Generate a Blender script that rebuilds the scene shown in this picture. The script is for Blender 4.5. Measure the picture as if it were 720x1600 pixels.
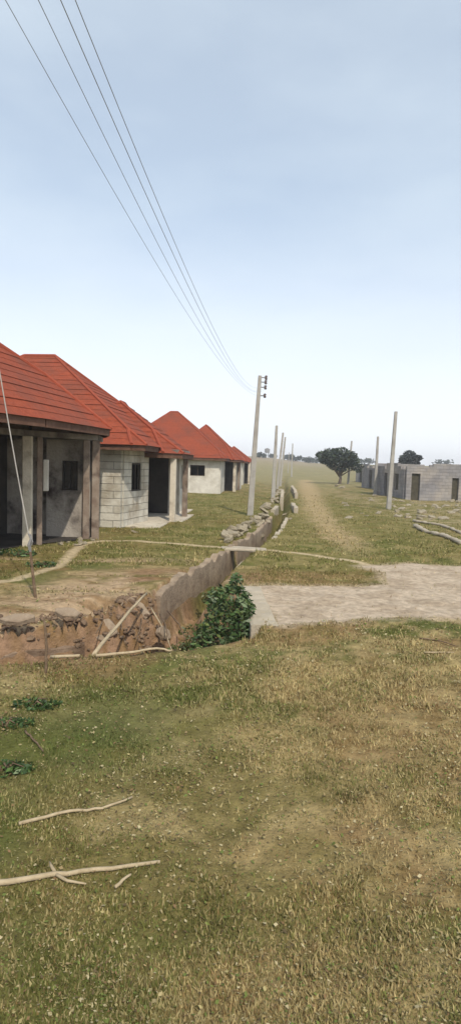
import bpy, bmesh, math, random
import numpy as np
from mathutils import Vector, Matrix
random.seed(7); RNG = np.random.default_rng(7)
for o in list(bpy.data.objects): bpy.data.objects.remove(o)
SC = bpy.context.scene; COL = SC.collection

# ------------------------------------------------------------------ camera
F_PX = 950.0; PITCH = math.atan(74.4/F_PX); ROLL = .03; EYE = 2.1
Fv = Vector((0, math.cos(PITCH), -math.sin(PITCH))); U0 = Vector((0, math.sin(PITCH), math.cos(PITCH))); R0 = Vector((1, 0, 0))
Rv = R0*math.cos(ROLL) + U0*math.sin(ROLL); Uv = U0*math.cos(ROLL) - R0*math.sin(ROLL)
cd = bpy.data.cameras.new('camera'); cam = bpy.data.objects.new('camera', cd); COL.objects.link(cam)
M = Matrix((Rv, Uv, -Fv)).transposed().to_4x4(); M.translation = Vector((0, 0, EYE)); cam.matrix_world = M
cd.sensor_fit = 'VERTICAL'; cd.sensor_height = 24; cd.lens = 24*F_PX/1600; cd.clip_start = .05; cd.clip_end = 6000
SC.camera = cam
SC.render.resolution_x = 460; SC.render.resolution_y = 1024

# ------------------------------------------------------------------ sky and sun
SUN_EL = math.radians(47); SUN_AZ = math.radians(162)      # compass azimuth the light comes from (0 = +Y, 90 = +X)
w = bpy.data.worlds.new('World'); SC.world = w; w.use_nodes = True
nt = w.node_tree; bg = nt.nodes['Background']
sky = nt.nodes.new('ShaderNodeTexSky'); sky.sky_type = 'NISHITA'; sky.sun_disc = False
sky.sun_elevation = SUN_EL; sky.sun_rotation = SUN_AZ
sky.air_density = 1.0; sky.dust_density = 2.0; sky.ozone_density = 1.3; sky.altitude = 300
tc = nt.nodes.new('ShaderNodeTexCoord'); mp = nt.nodes.new('ShaderNodeMapping'); mp.inputs['Scale'].default_value = (1.2, 1.2, 3.5)
nz = nt.nodes.new('ShaderNodeTexNoise'); nz.inputs['Scale'].default_value = 2.2; nz.inputs['Detail'].default_value = 5; nz.inputs['Roughness'].default_value = .5
rmp = nt.nodes.new('ShaderNodeMapRange'); rmp.inputs[1].default_value = .35; rmp.inputs[2].default_value = .8; rmp.inputs[3].default_value = .45; rmp.inputs[4].default_value = .68
mx = nt.nodes.new('ShaderNodeMix'); mx.data_type = 'RGBA'; mx.inputs[7].default_value = (5.25, 5.9, 6.3, 1)
nt.links.new(tc.outputs['Generated'], mp.inputs[0]); nt.links.new(mp.outputs[0], nz.inputs['Vector']); nt.links.new(nz.outputs['Fac'], rmp.inputs[0])
nt.links.new(rmp.outputs[0], mx.inputs[0]); nt.links.new(sky.outputs[0], mx.inputs[6]); sp = nt.nodes.new('ShaderNodeSeparateXYZ'); nt.links.new(tc.outputs['Generated'], sp.inputs[0])
hr = nt.nodes.new('ShaderNodeMapRange'); hr.interpolation_type = 'SMOOTHSTEP'; hr.inputs[1].default_value = .42; hr.inputs[2].default_value = -.02; hr.inputs[3].default_value = 0; hr.inputs[4].default_value = .8; nt.links.new(sp.outputs[2], hr.inputs[0])
m2 = nt.nodes.new('ShaderNodeMix'); m2.data_type = 'RGBA'; m2.inputs[7].default_value = (6.6, 6.75, 7.1, 1)
nt.links.new(hr.outputs[0], m2.inputs[0]); nt.links.new(mx.outputs[2], m2.inputs[6]); nt.links.new(m2.outputs[2], bg.inputs['Color'])
bg.inputs['Strength'].default_value = .143
sl = bpy.data.lights.new('sun', 'SUN'); sl.energy = 2.7; sl.angle = math.radians(.9); sl.color = (1, .91, .77)
so = bpy.data.objects.new('sun', sl); COL.objects.link(so)
sd = Vector((math.sin(SUN_AZ)*math.cos(SUN_EL), math.cos(SUN_AZ)*math.cos(SUN_EL), math.sin(SUN_EL)))
so.rotation_euler = sd.to_track_quat('Z', 'Y').to_euler(); so.location = (-30, -30, 60)
vs = SC.view_settings; vs.view_transform = 'Standard'; vs.look = 'None'; vs.exposure = .28; vs.gamma = 1; vs.use_curve_mapping = False
SC.render.engine = 'CYCLES'
SC.cycles.max_bounces = 5; SC.cycles.volume_bounces = 0; SC.cycles.use_denoising = True

# ------------------------------------------------------------------ helpers
def ray(x, y): return Fv + Rv*((x-360)/F_PX) - Uv*((y-800)/F_PX)
def gp(x, y, z=0.0):
    d = ray(x, y); return Vector((0, 0, EYE)) + d*((z-EYE)/d.z)
def at(x, y, Y):
    d = ray(x, y); return Vector((0, 0, EYE)) + d*(Y/d.y)

_tab = RNG.random((256, 256))
def vnoise(x, y, seed=0):
    x = np.asarray(x, float) + seed*17.31; y = np.asarray(y, float) + seed*9.77
    xi = np.floor(x).astype(int); yi = np.floor(y).astype(int); fx = x-xi; fy = y-yi
    fx = fx*fx*(3-2*fx); fy = fy*fy*(3-2*fy); a = _tab[xi & 255, yi & 255]; b = _tab[(xi+1) & 255, yi & 255]
    c = _tab[xi & 255, (yi+1) & 255]; d = _tab[(xi+1) & 255, (yi+1) & 255]
    return (a*(1-fx)+b*fx)*(1-fy) + (c*(1-fx)+d*fx)*fy
def fbm(x, y, sc, seed=0, oc=4):
    s = 0; t = 0; a = 1
    for i in range(oc):
        s = s + a*vnoise(np.asarray(x)*sc, np.asarray(y)*sc, seed+i*3); t += a; a *= .55; sc *= 2.07
    return s/t
def sstep(a, b, x): t = np.clip((x-a)/(b-a), 0, 1); return t*t*(3-2*t)

def nmat(name, c1, c2, scale=3, rough=.9, bump=.3, bscale=None, c3=None, s3=1.0, t3=(.5, .7), detail=6, brick=None, uvs=False, attr=None, spec=.25, transl=0):
    m = bpy.data.materials.new(name); m.use_nodes = True; n = m.node_tree.nodes; l = m.node_tree.links; b = n['Principled BSDF']
    b.inputs['Roughness'].default_value = rough; b.inputs['Specular IOR Level'].default_value = spec
    t = n.new('ShaderNodeTexCoord'); src = t.outputs['UV'] if uvs else t.outputs['Object']
    def noise(s, d=detail, r=.6):
        q = n.new('ShaderNodeTexNoise'); q.inputs['Scale'].default_value = s; q.inputs['Detail'].default_value = d; q.inputs['Roughness'].default_value = r
        l.new(src, q.inputs['Vector']); return q.outputs['Fac']
    def mix(f, a, c, mode='MIX'):
        q = n.new('ShaderNodeMix'); q.data_type = 'RGBA'; q.blend_type = mode
        for s, v in ((0, f), (6, a), (7, c)):
            if hasattr(v, 'links'): l.new(v, q.inputs[s])
            elif s == 0: q.inputs[0].default_value = v
            else: q.inputs[s].default_value = (*v, 1)
        return q.outputs[2]
    def rng(v, a, c, lo=0, hi=1):
        q = n.new('ShaderNodeMapRange'); l.new(v, q.inputs[0])
        for i, z in enumerate((a, c, lo, hi)): q.inputs[i+1].default_value = z
        return q.outputs[0]
    f = noise(scale)
    if attr:
        a = n.new('ShaderNodeVertexColor'); a.layer_name = attr
        col = mix(1.0, a.outputs['Color'], mix(rng(f, .3, .7), c1, c2), 'MULTIPLY')
    else: col = mix(rng(f, .32, .68), c1, c2)
    if c3: col = mix(rng(noise(s3, 4), *t3), col, c3)
    h = noise(bscale or scale*3)
    if brick:
        k = n.new('ShaderNodeTexBrick'); k.inputs['Scale'].default_value = 1; k.inputs['Brick Width'].default_value = brick[0]; k.inputs['Row Height'].default_value = brick[1]
        k.inputs['Mortar Size'].default_value = .012; k.inputs['Mortar Smooth'].default_value = .5; k.inputs['Bias'].default_value = -.2
        k.inputs['Color1'].default_value = (1, 1, 1, 1); k.inputs['Color2'].default_value = (.82, .82, .8, 1); k.inputs['Mortar'].default_value = (brick[2],)*3+(1,)
        l.new(t.outputs['UV'], k.inputs['Vector']); col = mix(1.0, col, k.outputs['Color'], 'MULTIPLY')
        q = n.new('ShaderNodeMath'); q.operation = 'MULTIPLY_ADD'; l.new(k.outputs['Fac'], q.inputs[0]); q.inputs[1].default_value = -.6; l.new(h, q.inputs[2]); h = q.outputs[0]
    l.new(col, b.inputs['Base Color'])
    if bump:
        bp = n.new('ShaderNodeBump'); bp.inputs['Strength'].default_value = bump; bp.inputs['Distance'].default_value = .03
        l.new(h, bp.inputs['Height']); l.new(bp.outputs[0], b.inputs['Normal'])
    if transl:
        tr = n.new('ShaderNodeBsdfTranslucent'); ms = n.new('ShaderNodeMixShader'); ms.inputs[0].default_value = transl
        l.new(col, tr.inputs[0]); l.new(b.outputs[0], ms.inputs[1]); l.new(tr.outputs[0], ms.inputs[2]); l.new(ms.outputs[0], n['Material Output'].inputs[0])
    return m

MT = dict(
 ground=nmat('soil and turf', (.74,.71,.68), (1.38,1.33,1.28), 9, 1, .9, 34, attr='Col', spec=.05, detail=8),
 grass=nmat('grass blades', (.84,.82,.8), (1.34,1.30,1.26), 2, .8, 0, attr='Col', spec=.1, transl=.25),
 litter=nmat('dry litter', (.8,.8,.8), (1.2,1.2,1.2), 12, .9, 0, attr='Col', spec=.1),
 roof=nmat('red stone coated tile', (.22,.046,.022), (.31,.07,.032), 9, .95, .8, 30, c3=(.17,.055,.034), s3=.9, t3=(.45,.75)),
 ridge=nmat('red ridge tile', (.25,.055,.028), (.31,.07,.036), 8, .9, .2),
 soffit=nmat('weathered timber', (.05,.035,.025), (.1,.075,.055), 6, .95, .3),
 fascia=nmat('burnt brown fascia', (.09,.045,.03), (.16,.09,.06), 4, .9, .2),
 wall=nmat('pale cement block', (.50,.47,.40), (.64,.61,.53), 2.2, .95, 1.0, 14, c3=(.34,.29,.22), s3=1.3, t3=(.45,.7), brick=(.9,.23,.5)),
 wallf=nmat('pale render', (.50,.47,.41), (.66,.63,.56), 2.4, .95, .8, 14, c3=(.38,.34,.27), s3=1.0, t3=(.47,.72)),
 burnt=nmat('smoke stained render', (.34,.30,.26), (.48,.44,.38), 2.6, .95, .8, 16, c3=(.06,.045,.04), s3=1.3, t3=(.46,.66)),
 inner=nmat('shade dark inner wall', (.03,.025,.022), (.07,.06,.05), 1.5, 1, .2),  # near-black colour paints the interior shade of rooms and porches
 column=nmat('raw concrete column', (.48,.43,.34), (.62,.56,.46), 3, .9, .4, 25, c3=(.2,.15,.11), s3=1.6, t3=(.52,.75)),
 columnb=nmat('brown stained column', (.17,.12,.09), (.30,.25,.20), 2.5, .9, .4, 25, c3=(.09,.06,.045), s3=2.2, t3=(.5,.7)),
 beam=nmat('grey ring beam', (.16,.14,.12), (.28,.25,.22), 3, .9, .3, 25, c3=(.05,.04,.035), s3=1.3, t3=(.5,.7)),
 greyw=nmat('grey ruined blockwork', (.20,.19,.20), (.29,.28,.28), 1.1, .95, .8, 12, c3=(.38,.34,.30), s3=.35, t3=(.45,.62), brick=(.45,.22,.75)),
 opening_shade=nmat('dark opening shade', (.05,.045,.032), (.09,.08,.055), 4, .95, .3, 25),  # colour of the panels that stand in for shade inside the ruins
 pole=nmat('weathered concrete pole', (.28,.265,.24), (.38,.36,.32), 4, .9, .2, 25, c3=(.22,.2,.18), s3=1),
 metal=nmat('dull galvanised steel', (.15,.15,.15), (.25,.24,.23), 20, .6, .1, spec=.5),
 wire=nmat('aluminium conductor', (.30,.33,.38), (.38,.40,.44), 20, .6, 0),
 glass=nmat('porcelain insulator', (.08,.05,.04), (.12,.08,.06), 20, .3, 0, spec=.5),
 conc=nmat('weathered drain concrete', (.22,.165,.115), (.37,.29,.205), 3.2, .95, .9, 16, c3=(.15,.10,.065), s3=2.2, t3=(.5,.75)),
 lowc=nmat('earth stained concrete', (.20,.14,.095), (.32,.235,.165), 3.5, .95, .9, 16, c3=(.13,.085,.055), s3=2.5, t3=(.42,.6)),
 concl=nmat('pale concrete', (.34,.29,.21), (.46,.40,.31), 3, .95, .6, 22, c3=(.24,.18,.12), s3=1.5, t3=(.55,.8)),
 stone=nmat('rubble stone', (.26,.22,.15), (.40,.35,.26), 5, .95, .6, 22, c3=(.17,.13,.08), s3=3, t3=(.5,.75)),
 soil=nmat('red brown soil', (.11,.07,.045), (.27,.19,.125), 9, 1, .9, 30),
 stick=nmat('bleached stick', (.33,.26,.16), (.47,.38,.25), 14, .85, .3, 60),
 twig=nmat('brown twig', (.10,.065,.04), (.2,.14,.09), 14, .9, .3, 60),
 bark=nmat('tree bark', (.12,.09,.07), (.22,.17,.13), 10, .95, .5, 40),
 leaf=nmat('bush leaves', (.7,.7,.7), (1.3,1.3,1.3), 5, .45, 0, attr='Col', spec=.4, transl=.2),
)

class MB:
    def __init__(s): s.v = []; s.f = []; s.mi = []
    def add(s, vs, fs, mi=0):
        b = len(s.v); s.v += [tuple(p) for p in vs]; s.f += [tuple(b+i for i in f) for f in fs]; s.mi += [mi]*len(fs)
    def hexa(s, lo, hi, mi=0):      # two quads of 4 points (counter-clockwise from above)
        s.add(list(lo)+list(hi), [(3,2,1,0),(4,5,6,7),(0,1,5,4),(1,2,6,5),(2,3,7,6),(3,0,4,7)], mi)
    def box(s, x0, x1, y0, y1, z0, z1, mi=0):
        q = [(x0,y0),(x1,y0),(x1,y1),(x0,y1)]; s.hexa([(a,b,z0) for a,b in q], [(a,b,z1) for a,b in q], mi)
    def slab(s, p, q, w, z0, z1, mi=0, a0=0., a1=1.):      # upright slab of thickness w from p to q (xy)
        p = Vector(p[:2]); q = Vector(q[:2]); d = q-p; n = Vector((-d.y, d.x)).normalized()*w/2; a = p+d*a0; b = p+d*a1
        c = [a-n, b-n, b+n, a+n]; s.hexa([(k.x,k.y,z0) for k in c], [(k.x,k.y,z1) for k in c], mi)
    def tube(s, pts, rads, n=8, cap=True, mi=0, square=False):
        pts = [Vector(p) for p in pts]; rings = []
        for i, p in enumerate(pts):
            t = (pts[min(i+1, len(pts)-1)]-pts[max(i-1, 0)]).normalized(); a = Vector((0, 0, 1)) if abs(t.z) < .9 else Vector((1, 0, 0))
            u = t.cross(a).normalized(); v = u.cross(t)
            rings.append([p+(u*math.cos(2*math.pi*(k+.5)/n)+v*math.sin(2*math.pi*(k+.5)/n))*rads[i] for k in range(n)])
        vs = [q for r in rings for q in r]; fs = []
        for i in range(len(pts)-1):
            for k in range(n): k2 = (k+1) % n; fs.append((i*n+k, i*n+k2, (i+1)*n+k2, (i+1)*n+k))
        if cap: fs += [tuple(range(n))[::-1], tuple((len(pts)-1)*n+k for k in range(n))]
        s.add(vs, fs, mi)
    def mesh(s, name, mats):
        me = bpy.data.meshes.new(name); me.from_pydata(s.v, [], s.f)
        for m in (mats if isinstance(mats, (list, tuple)) else [mats]): me.materials.append(m)
        me.polygons.foreach_set('material_index', s.mi)
        bm = bmesh.new(); bm.from_mesh(me); bmesh.ops.recalc_face_normals(bm, faces=bm.faces)
        uv = bm.loops.layers.uv.new('UVMap')
        for f in bm.faces:
            n = f.normal
            t = Vector((-n.y, n.x, 0)).normalized() if abs(n.z) < .8 else None
            for l in f.loops:
                c = l.vert.co; l[uv].uv = (c.dot(t), c.z) if t else (c.x, c.y)
        bm.to_mesh(me); bm.free(); return me
    def build(s, name, mats, parent=None, smooth=False):
        me = s.mesh(name, mats); o = bpy.data.objects.new(name, me); COL.objects.link(o)
        if parent: o.parent = parent
        if smooth: me.polygons.foreach_set('use_smooth', [True]*len(me.polygons))
        return o
def tag(o, label=None, cat=None, group=None, kind=None):
    if label: o['label'] = label
    if cat: o['category'] = cat
    if group: o['group'] = group
    if kind: o['kind'] = kind
    return o
def empty(name, loc=(0, 0, 0), rz=0):
    o = bpy.data.objects.new(name, None); COL.objects.link(o); o.location = loc; o.rotation_euler = (0, 0, rz); o.empty_display_size = .3
    return o
def bevel(o, w=.01, seg=1):
    m = o.modifiers.new('bevel', 'BEVEL'); m.width = w; m.segments = seg; m.limit_method = 'ANGLE'; return o

# ------------------------------------------------------------------ layout of the drain (metres)
WL = [(-30,-2), (-12,4.2), (-5.6,6.35), (-2.9,7.4), (-1.95,8.15), (-1.55,9.1), (-1.22,10.05), (-.32,14.0), (.85,19.6), (2.3,30), (4.1,50), (7.3,88), (10.5,120)]
NR = [(-30,-3.2), (-12,2.9), (-5.2,5.0), (-2.3,5.98), (-1.4,6.38), (-.4,6.7), (.30,7.2), (.47,7.85), (.36,8.6), (.1,9.5), (-.12,10.5), (.22,12.7), (.72,15.2), (1.62,19.6), (3.0,30), (4.8,50), (8.0,88), (11.2,120)]
def pdist(X, Y, pl):
    d = np.full(X.shape, 1e9)
    for (x0,y0),(x1,y1) in zip(pl[:-1], pl[1:]):
        dx, dy = x1-x0, y1-y0; t = np.clip(((X-x0)*dx+(Y-y0)*dy)/(dx*dx+dy*dy), 0, 1)
        d = np.minimum(d, np.hypot(X-x0-t*dx, Y-y0-t*dy))
    return d
def inpoly(X, Y, pl):
    ins = np.zeros(X.shape, bool)
    for (x0,y0),(x1,y1) in zip(pl, pl[1:]+pl[:1]):
        if y0 == y1: continue
        c = ((y0 > Y) != (y1 > Y)) & (X < (x1-x0)*(Y-y0)/(y1-y0)+x0); ins ^= c
    return ins
DRAIN = WL + NR[::-1]
RD = [tuple(gp(*q)[:2]) for q in ((400,916),(470,914),(560,914),(606,911),(600,893),(560,884),(640,880),(690,883),(760,887))] + [(14,16.5),(16,8.5)] + [tuple(gp(*q)[:2]) for q in ((770,968),(700,966),(620,963),(540,970),(480,974),(435,978))]
PATH = [tuple(gp(*q)[:2]) for q in ((-60,915),(20,905),(90,885),(130,850),(160,845),(220,846),(300,851),(345,856),(372,857),(418,859),(480,867),(545,876),(600,886),(640,886))]
TRACK = [tuple(gp(*q)[:2]) for q in ((476,750),(482,765),(487,780),(497,803),(520,828),(545,850),(575,878))]
SLABTOP = .02
def gheight(X, Y):
    X = np.asarray(X, float); Y = np.asarray(Y, float)
    z = (fbm(X, Y, .35, 1)-.5)*.10 + (fbm(X, Y, 2.3, 5, 3)-.5)*.05 + (vnoise(X*6.5, Y*6.5, 9)-.5)*.028*sstep(12, 8, Y)
    ins = inpoly(X, Y, DRAIN); dl = pdist(X, Y, WL); dn = pdist(X, Y, NR)
    nz_ = fbm(X, Y, 2.0, 11); ero = sstep(8.0, 8.3, Y)*sstep(10.0, 9.6, Y)*(X < 0)
    slopeL = 5.0*(1-ero) + 1.5*ero; lowb = (X < -1.95)*(Y < 8.6); slopeL = np.where(lowb, 1.6+3.5*nz_, slopeL); slopeN = np.where((Y > 7.2) & (Y < 10.6) & (X > -.4), 4.5, 1.7)
    dep = np.minimum(np.minimum(dl*slopeL, dn*slopeN), .95 + (nz_-.5)*.25)
    dep = dep*(1-.25*sstep(20, 30, Y))
    z = z - np.where(ins, dep*(1+np.maximum(ero, lowb*.6)*((nz_-.5)*1.5+(fbm(X, Y, 7, 13)-.5)*.9)), 0)
    # crumbly edge of the yard side of the drain
    e = np.exp(-(dl/.5)**2)*sstep(10.6, 9.6, Y)*(~ins)*(X < 0)
    z = z - e*(.06+.9*np.clip(fbm(X, Y, 3.5, 21)-.45, 0, 1))
    # flatten under houses and under the road
    z = z*(1-.8*inpoly(X, Y, [(-14,12),(-5,12),(-3.6,17),(-1.5,24),(-1,29),(-14,29)]))
    # rising ground far off, and soft mounds at the right
    far = sstep(110, 300, Y); lx = X/np.maximum(Y, 1)
    z = z + far*(3.8 + 2.8*sstep(.16, .02, lx) + (fbm(X, Y, .012, 31)-.5)*2.2)
    z = z + .35*sstep(8, 12, X)*sstep(16, 24, Y)*sstep(60, 40, Y)*(fbm(X, Y, .5, 41)-.35)
    return z
def gz(x, y): return float(gheight(np.array([x]), np.array([y]))[0])
def gpt(x, y):      # point of the ground seen at a place of the photograph
    p = gp(x, y)
    for _ in range(4): p = gp(x, y, gz(p.x, p.y))
    return p

def gcolor(X, Y):
    n1 = fbm(X, Y, .5, 51); n2 = fbm(X, Y, 2.6, 61); n3 = fbm(X, Y, 9, 71, 3); n4 = fbm(X, Y, .9, 81)
    def c(*a): return np.array(a)[None, :]
    def lerp(a, b, t): return a*(1-t[:, None]) + b*t[:, None]
    green = c(.105,.115,.035); olive = c(.165,.14,.055); straw = c(.31,.245,.12); brown = c(.20,.125,.06); tan = c(.38,.285,.185); red = c(.27,.175,.115)
    col = lerp(olive+0*X[:, None], green, sstep(.45, .62, n1))
    col = lerp(col, straw, sstep(.46, .62, n2)*.85)
    col = lerp(col, brown, sstep(.54, .7, n4)*.6)
    # drier toward the right of the foreground
    dry = sstep(-.8, 1.4, X-.06*Y)*sstep(8, 6.5, Y)
    col = lerp(col, straw*.95, dry*.75*sstep(.3, .6, n3))
    wp_ = np.exp(-((X+1.0)/.75)**2-((Y-4.6)/.9)**2); col = lerp(col, c(.06,.085,.025), wp_*sstep(.35,.6,n2)*.8)
    col = lerp(col, green*.9, sstep(.6, -1.2, X)*sstep(7.5, 5, Y)*sstep(.4, .6, n1)*.6)
    # meadow strips in front of and between the houses are greener
    mead = sstep(11.5, 13, Y)*sstep(60, 40, Y)
    col = lerp(col, c(.135,.135,.04), mead*.5)
    # far field fades to dry pasture
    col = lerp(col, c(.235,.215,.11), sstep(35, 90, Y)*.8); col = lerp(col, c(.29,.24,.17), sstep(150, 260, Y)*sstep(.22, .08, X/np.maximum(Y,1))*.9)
    # eroded bare ground between house and drain
    dl = pdist(X, Y, WL); yard = (X < .6)*sstep(2.6, .5, dl)*sstep(12.5, 10.5, Y)*sstep(5.5, 6.2, Y)
    col = lerp(col, lerp(tan+0*X[:, None], red, sstep(.4, .6, n4)), np.clip(yard*1.2*sstep(.28, .5, n2*.5+n1*.5), 0, 1))
    col = lerp(col, brown*.9, yard*sstep(.5,.66,fbm(X*.6, Y*2.2, 2.4, 95))*.75)
    col = lerp(col, green, yard*sstep(.54,.66,fbm(X*.5, Y*2, 1.6, 97))*.6)
    patch = sstep(13.6, 12.5, Y)*(X < -.6)*sstep(6.6, 8.4, Y)*sstep(.52, .62, fbm(X*.5, Y*2, 1.1, 91))
    col = lerp(col, tan, patch*.75)
    ins = inpoly(X, Y, DRAIN); col = lerp(col, lerp(brown*.95+0*X[:, None], red*.95, sstep(.35, .65, n3)), ins*.9*sstep(12, 9.6, Y))
    rdry = sstep(6, 9, X)*sstep(14, 18, Y)*sstep(60, 40, Y); col = lerp(col, c(.30,.25,.15), rdry*.65*sstep(.42, .58, n2))
    # worn path and track
    dp = pdist(X, Y, PATH)+(n3-.5)*.12; col = lerp(col, c(.46,.38,.25), sstep(.17, .06, dp)*.9)
    dt = pdist(X, Y, TRACK)+(n2-.5)*1.2; wdt = np.clip(.35+.014*Y, .3, 1.2); col = lerp(col, c(.36,.28,.16), sstep(1.3, .2, dt/wdt)*.85*sstep(13, 18, Y))
    ds = np.where(inpoly(X, Y, RD), 0, pdist(X, Y, RD))
    col = lerp(col, c(.40,.33,.24), sstep(.3, .0, ds+(n3-.5)*.3)*.8*(~ins))
    r = inpoly(X, Y, RD); col = np.where(r[:, None], lerp(c(.44,.37,.285)+0*X[:, None], c(.36,.295,.22), sstep(.4, .65, n2)), col)
    return col

# ------------------------------------------------------------------ ground sheet (one tensor grid, fine near the camera)
def axis(lo, hi, step, far, grow):
    a = list(np.arange(lo, hi, step)); s = step
    while a[-1] < far[1]: s *= grow; a.append(a[-1]+s)
    s = step; b = []
    p = lo
    while p > far[0]: s *= grow; p -= s; b.append(p)
    return np.array(b[::-1]+a)
gx = axis(-4.2, 4.6, .055, (-1500, 1500), 1.07); gy = axis(1.0, 20, .06, (-60, 2500), 1.03)
XX, YY = np.meshgrid(gx, gy); nx, ny = len(gx), len(gy)
Xf, Yf = XX.ravel(), YY.ravel(); Zf = gheight(Xf, Yf); Cf = gcolor(Xf, Yf)
idx = np.arange(nx*ny).reshape(ny, nx)
Q = np.stack([idx[:-1,:-1].ravel(), idx[:-1,1:].ravel(), idx[1:,1:].ravel(), idx[1:,:-1].ravel()], 1)
cx, cy = Xf[Q].mean(1), Yf[Q].mean(1)
isroad = inpoly(cx, cy, RD) & ~inpoly(cx, cy, DRAIN)
def qmesh(name, V, C, Q, mat, smooth=True):
    used, inv = np.unique(Q, return_inverse=True); q = inv.reshape(Q.shape); n = Q.shape[1]
    me = bpy.data.meshes.new(name); me.vertices.add(len(used)); me.vertices.foreach_set('co', V[used].astype(np.float32).ravel())
    me.loops.add(q.size); me.loops.foreach_set('vertex_index', q.astype(np.int32).ravel()); me.polygons.add(len(q))
    me.polygons.foreach_set('loop_start', np.arange(0, q.size, n, dtype=np.int32)); me.polygons.foreach_set('loop_total', np.full(len(q), n, np.int32))
    if smooth: me.polygons.foreach_set('use_smooth', np.ones(len(q), bool))
    me.update(calc_edges=True); a = me.color_attributes.new('Col', 'FLOAT_COLOR', 'POINT')
    a.data.foreach_set('color', np.concatenate([C[used], np.ones((len(used), 1))], 1).astype(np.float32).ravel())
    me.materials.append(mat); o = bpy.data.objects.new(name, me); COL.objects.link(o); return o
GV = np.stack([Xf, Yf, Zf], 1)
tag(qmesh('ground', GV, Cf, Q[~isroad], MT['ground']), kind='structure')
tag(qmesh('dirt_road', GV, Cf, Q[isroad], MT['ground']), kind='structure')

# ------------------------------------------------------------------ houses
def convex_solid(zlo, zhi, planes):
    """region z in [zlo,zhi] with n.(p-c) <= 0 for all planes (c, n)"""
    bm = bmesh.new(); bmesh.ops.create_cube(bm, size=1.0)
    for v in bm.verts: v.co = Vector((v.co.x*200, v.co.y*200+0, (v.co.z+.5)*(zhi-zlo)+zlo))
    for c, n in planes:
        r = bmesh.ops.bisect_plane(bm, geom=bm.verts[:]+bm.edges[:]+bm.faces[:], plane_co=c, plane_no=n, clear_outer=True, dist=1e-5)
        e = [g for g in r['geom_cut'] if isinstance(g, bmesh.types.BMEdge)]
        if len(e) > 2:
            try: bmesh.ops.contextual_create(bm, geom=e)
            except Exception: pass
        if not bm.verts: break
    return bm
def hip_roof(poly, z0, pitch, parent, course=.19, lap=.024, name='roof', cap=True):
    """stepped-tile hip roof over a convex, counter-clockwise eave polygon"""
    poly = [Vector(p) for p in poly]; mb = MB(); k = 0; pk = z0
    def planes(zb, zt, out):
        r = []
        for a, b in zip(poly, poly[1:]+poly[:1]):
            d = (b-a).normalized(); n = Vector((d.y, -d.x)); m = (a+b)/2
            pb = m - n*((zb-z0)/pitch) + n*out; h = (zt-zb); run = h/pitch + out
            r.append((Vector((pb.x, pb.y, zb)), Vector((n.x*h, n.y*h, run)).normalized()))
        return r
    while k < 60:
        zb = z0+k*course; bm = convex_solid(zb, zb+course, planes(zb, zb+course, lap*random.uniform(.5, 1.9)))
        if not bm.faces: bm.free(); break
        vs = [v.co.copy() for v in bm.verts]; pk = max(v.z for v in vs); bm.verts.index_update()
        for f in bm.faces:
            if f.normal.z > .99 and pk > zb+course-.001: continue      # hidden under the next course
            mb.add([v.co for v in f.verts], [tuple(range(len(f.verts)))], 1 if (f.normal.z < -.9 and k == 0) else 0)
        bm.free(); k += 1
        if pk < zb+course-.001: break
    # mesh() would flip isolated faces: build by hand
    me = bpy.data.meshes.new(name); me.from_pydata(mb.v, [], mb.f); me.polygons.foreach_set('material_index', mb.mi)
    me.materials.append(MT['roof']); me.materials.append(MT['soffit']); o = bpy.data.objects.new(name, me); COL.objects.link(o); o.parent = parent
    bm = convex_solid(z0, z0+30, [(Vector(((a+b)/2).to_tuple()+(z0,)), Vector(((b-a).y, -(b-a).x, (b-a).length/pitch)).normalized()) for a, b in zip(poly, poly[1:]+poly[:1])])
    c = MB()
    for e in bm.edges:
        if len(e.link_faces) == 2 and all(f.normal.z > -.5 for f in e.link_faces) and e.calc_length() > .2 and e.calc_face_angle() > .15:
            p, q = e.verts[0].co+Vector((0,0,.02)), e.verts[1].co+Vector((0,0,.02)); c.tube([p, q], [.055, .055], 6)
    bm.free()
    if cap and c.v: c.build('ridge_cap', MT['ridge'], o)
    f = MB()
    cen = sum(poly, Vector((0,0)))/len(poly)
    for a, b in zip(poly, poly[1:]+poly[:1]):
        d = (b-a).normalized(); n = Vector((d.y, -d.x)); a2 = a-n*.05+d*.03; b2 = b-n*.05-d*.03; f.slab(a2, b2, .03, z0-.17, z0-.003)
    f.build('fascia', MT['fascia'], o)
    return o
def wall(mb, p, q, z0, z1, holes=(), w=.2, mi=0):
    """upright wall with rectangular openings (s0,s1,h0,h1) measured in metres from p"""
    p = Vector(p); q = Vector(q); L = (q-p).length; xs = [0]+sorted(v for h in holes for v in h[:2])+[L]; holes = sorted(holes)
    s = 0
    for h0, h1, a, b in holes:
        if h0 > s: mb.slab(p, q, w, z0, z1, mi, s/L, h0/L)
        if a > z0+.01: mb.slab(p, q, w, z0, a, mi, h0/L, h1/L)
        if b < z1-.01: mb.slab(p, q, w, b, z1, mi, h0/L, h1/L)
        s = h1
    if s < L: mb.slab(p, q, w, z0, z1, mi, s/L, 1)
def post(x, y, r, h, parent, mat, name='column', rz=0., z0=-.1):
    mb = MB(); c, s_ = math.cos(rz), math.sin(rz); q = [(x+(a*c-b*s_)*r, y+(a*s_+b*c)*r) for a, b in ((-1,-1),(1,-1),(1,1),(-1,1))]
    mb.hexa([(a,b,z0) for a,b in q], [(a,b,h) for a,b in q]); return bevel(mb.build(name, MT[mat], parent), .012)
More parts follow.
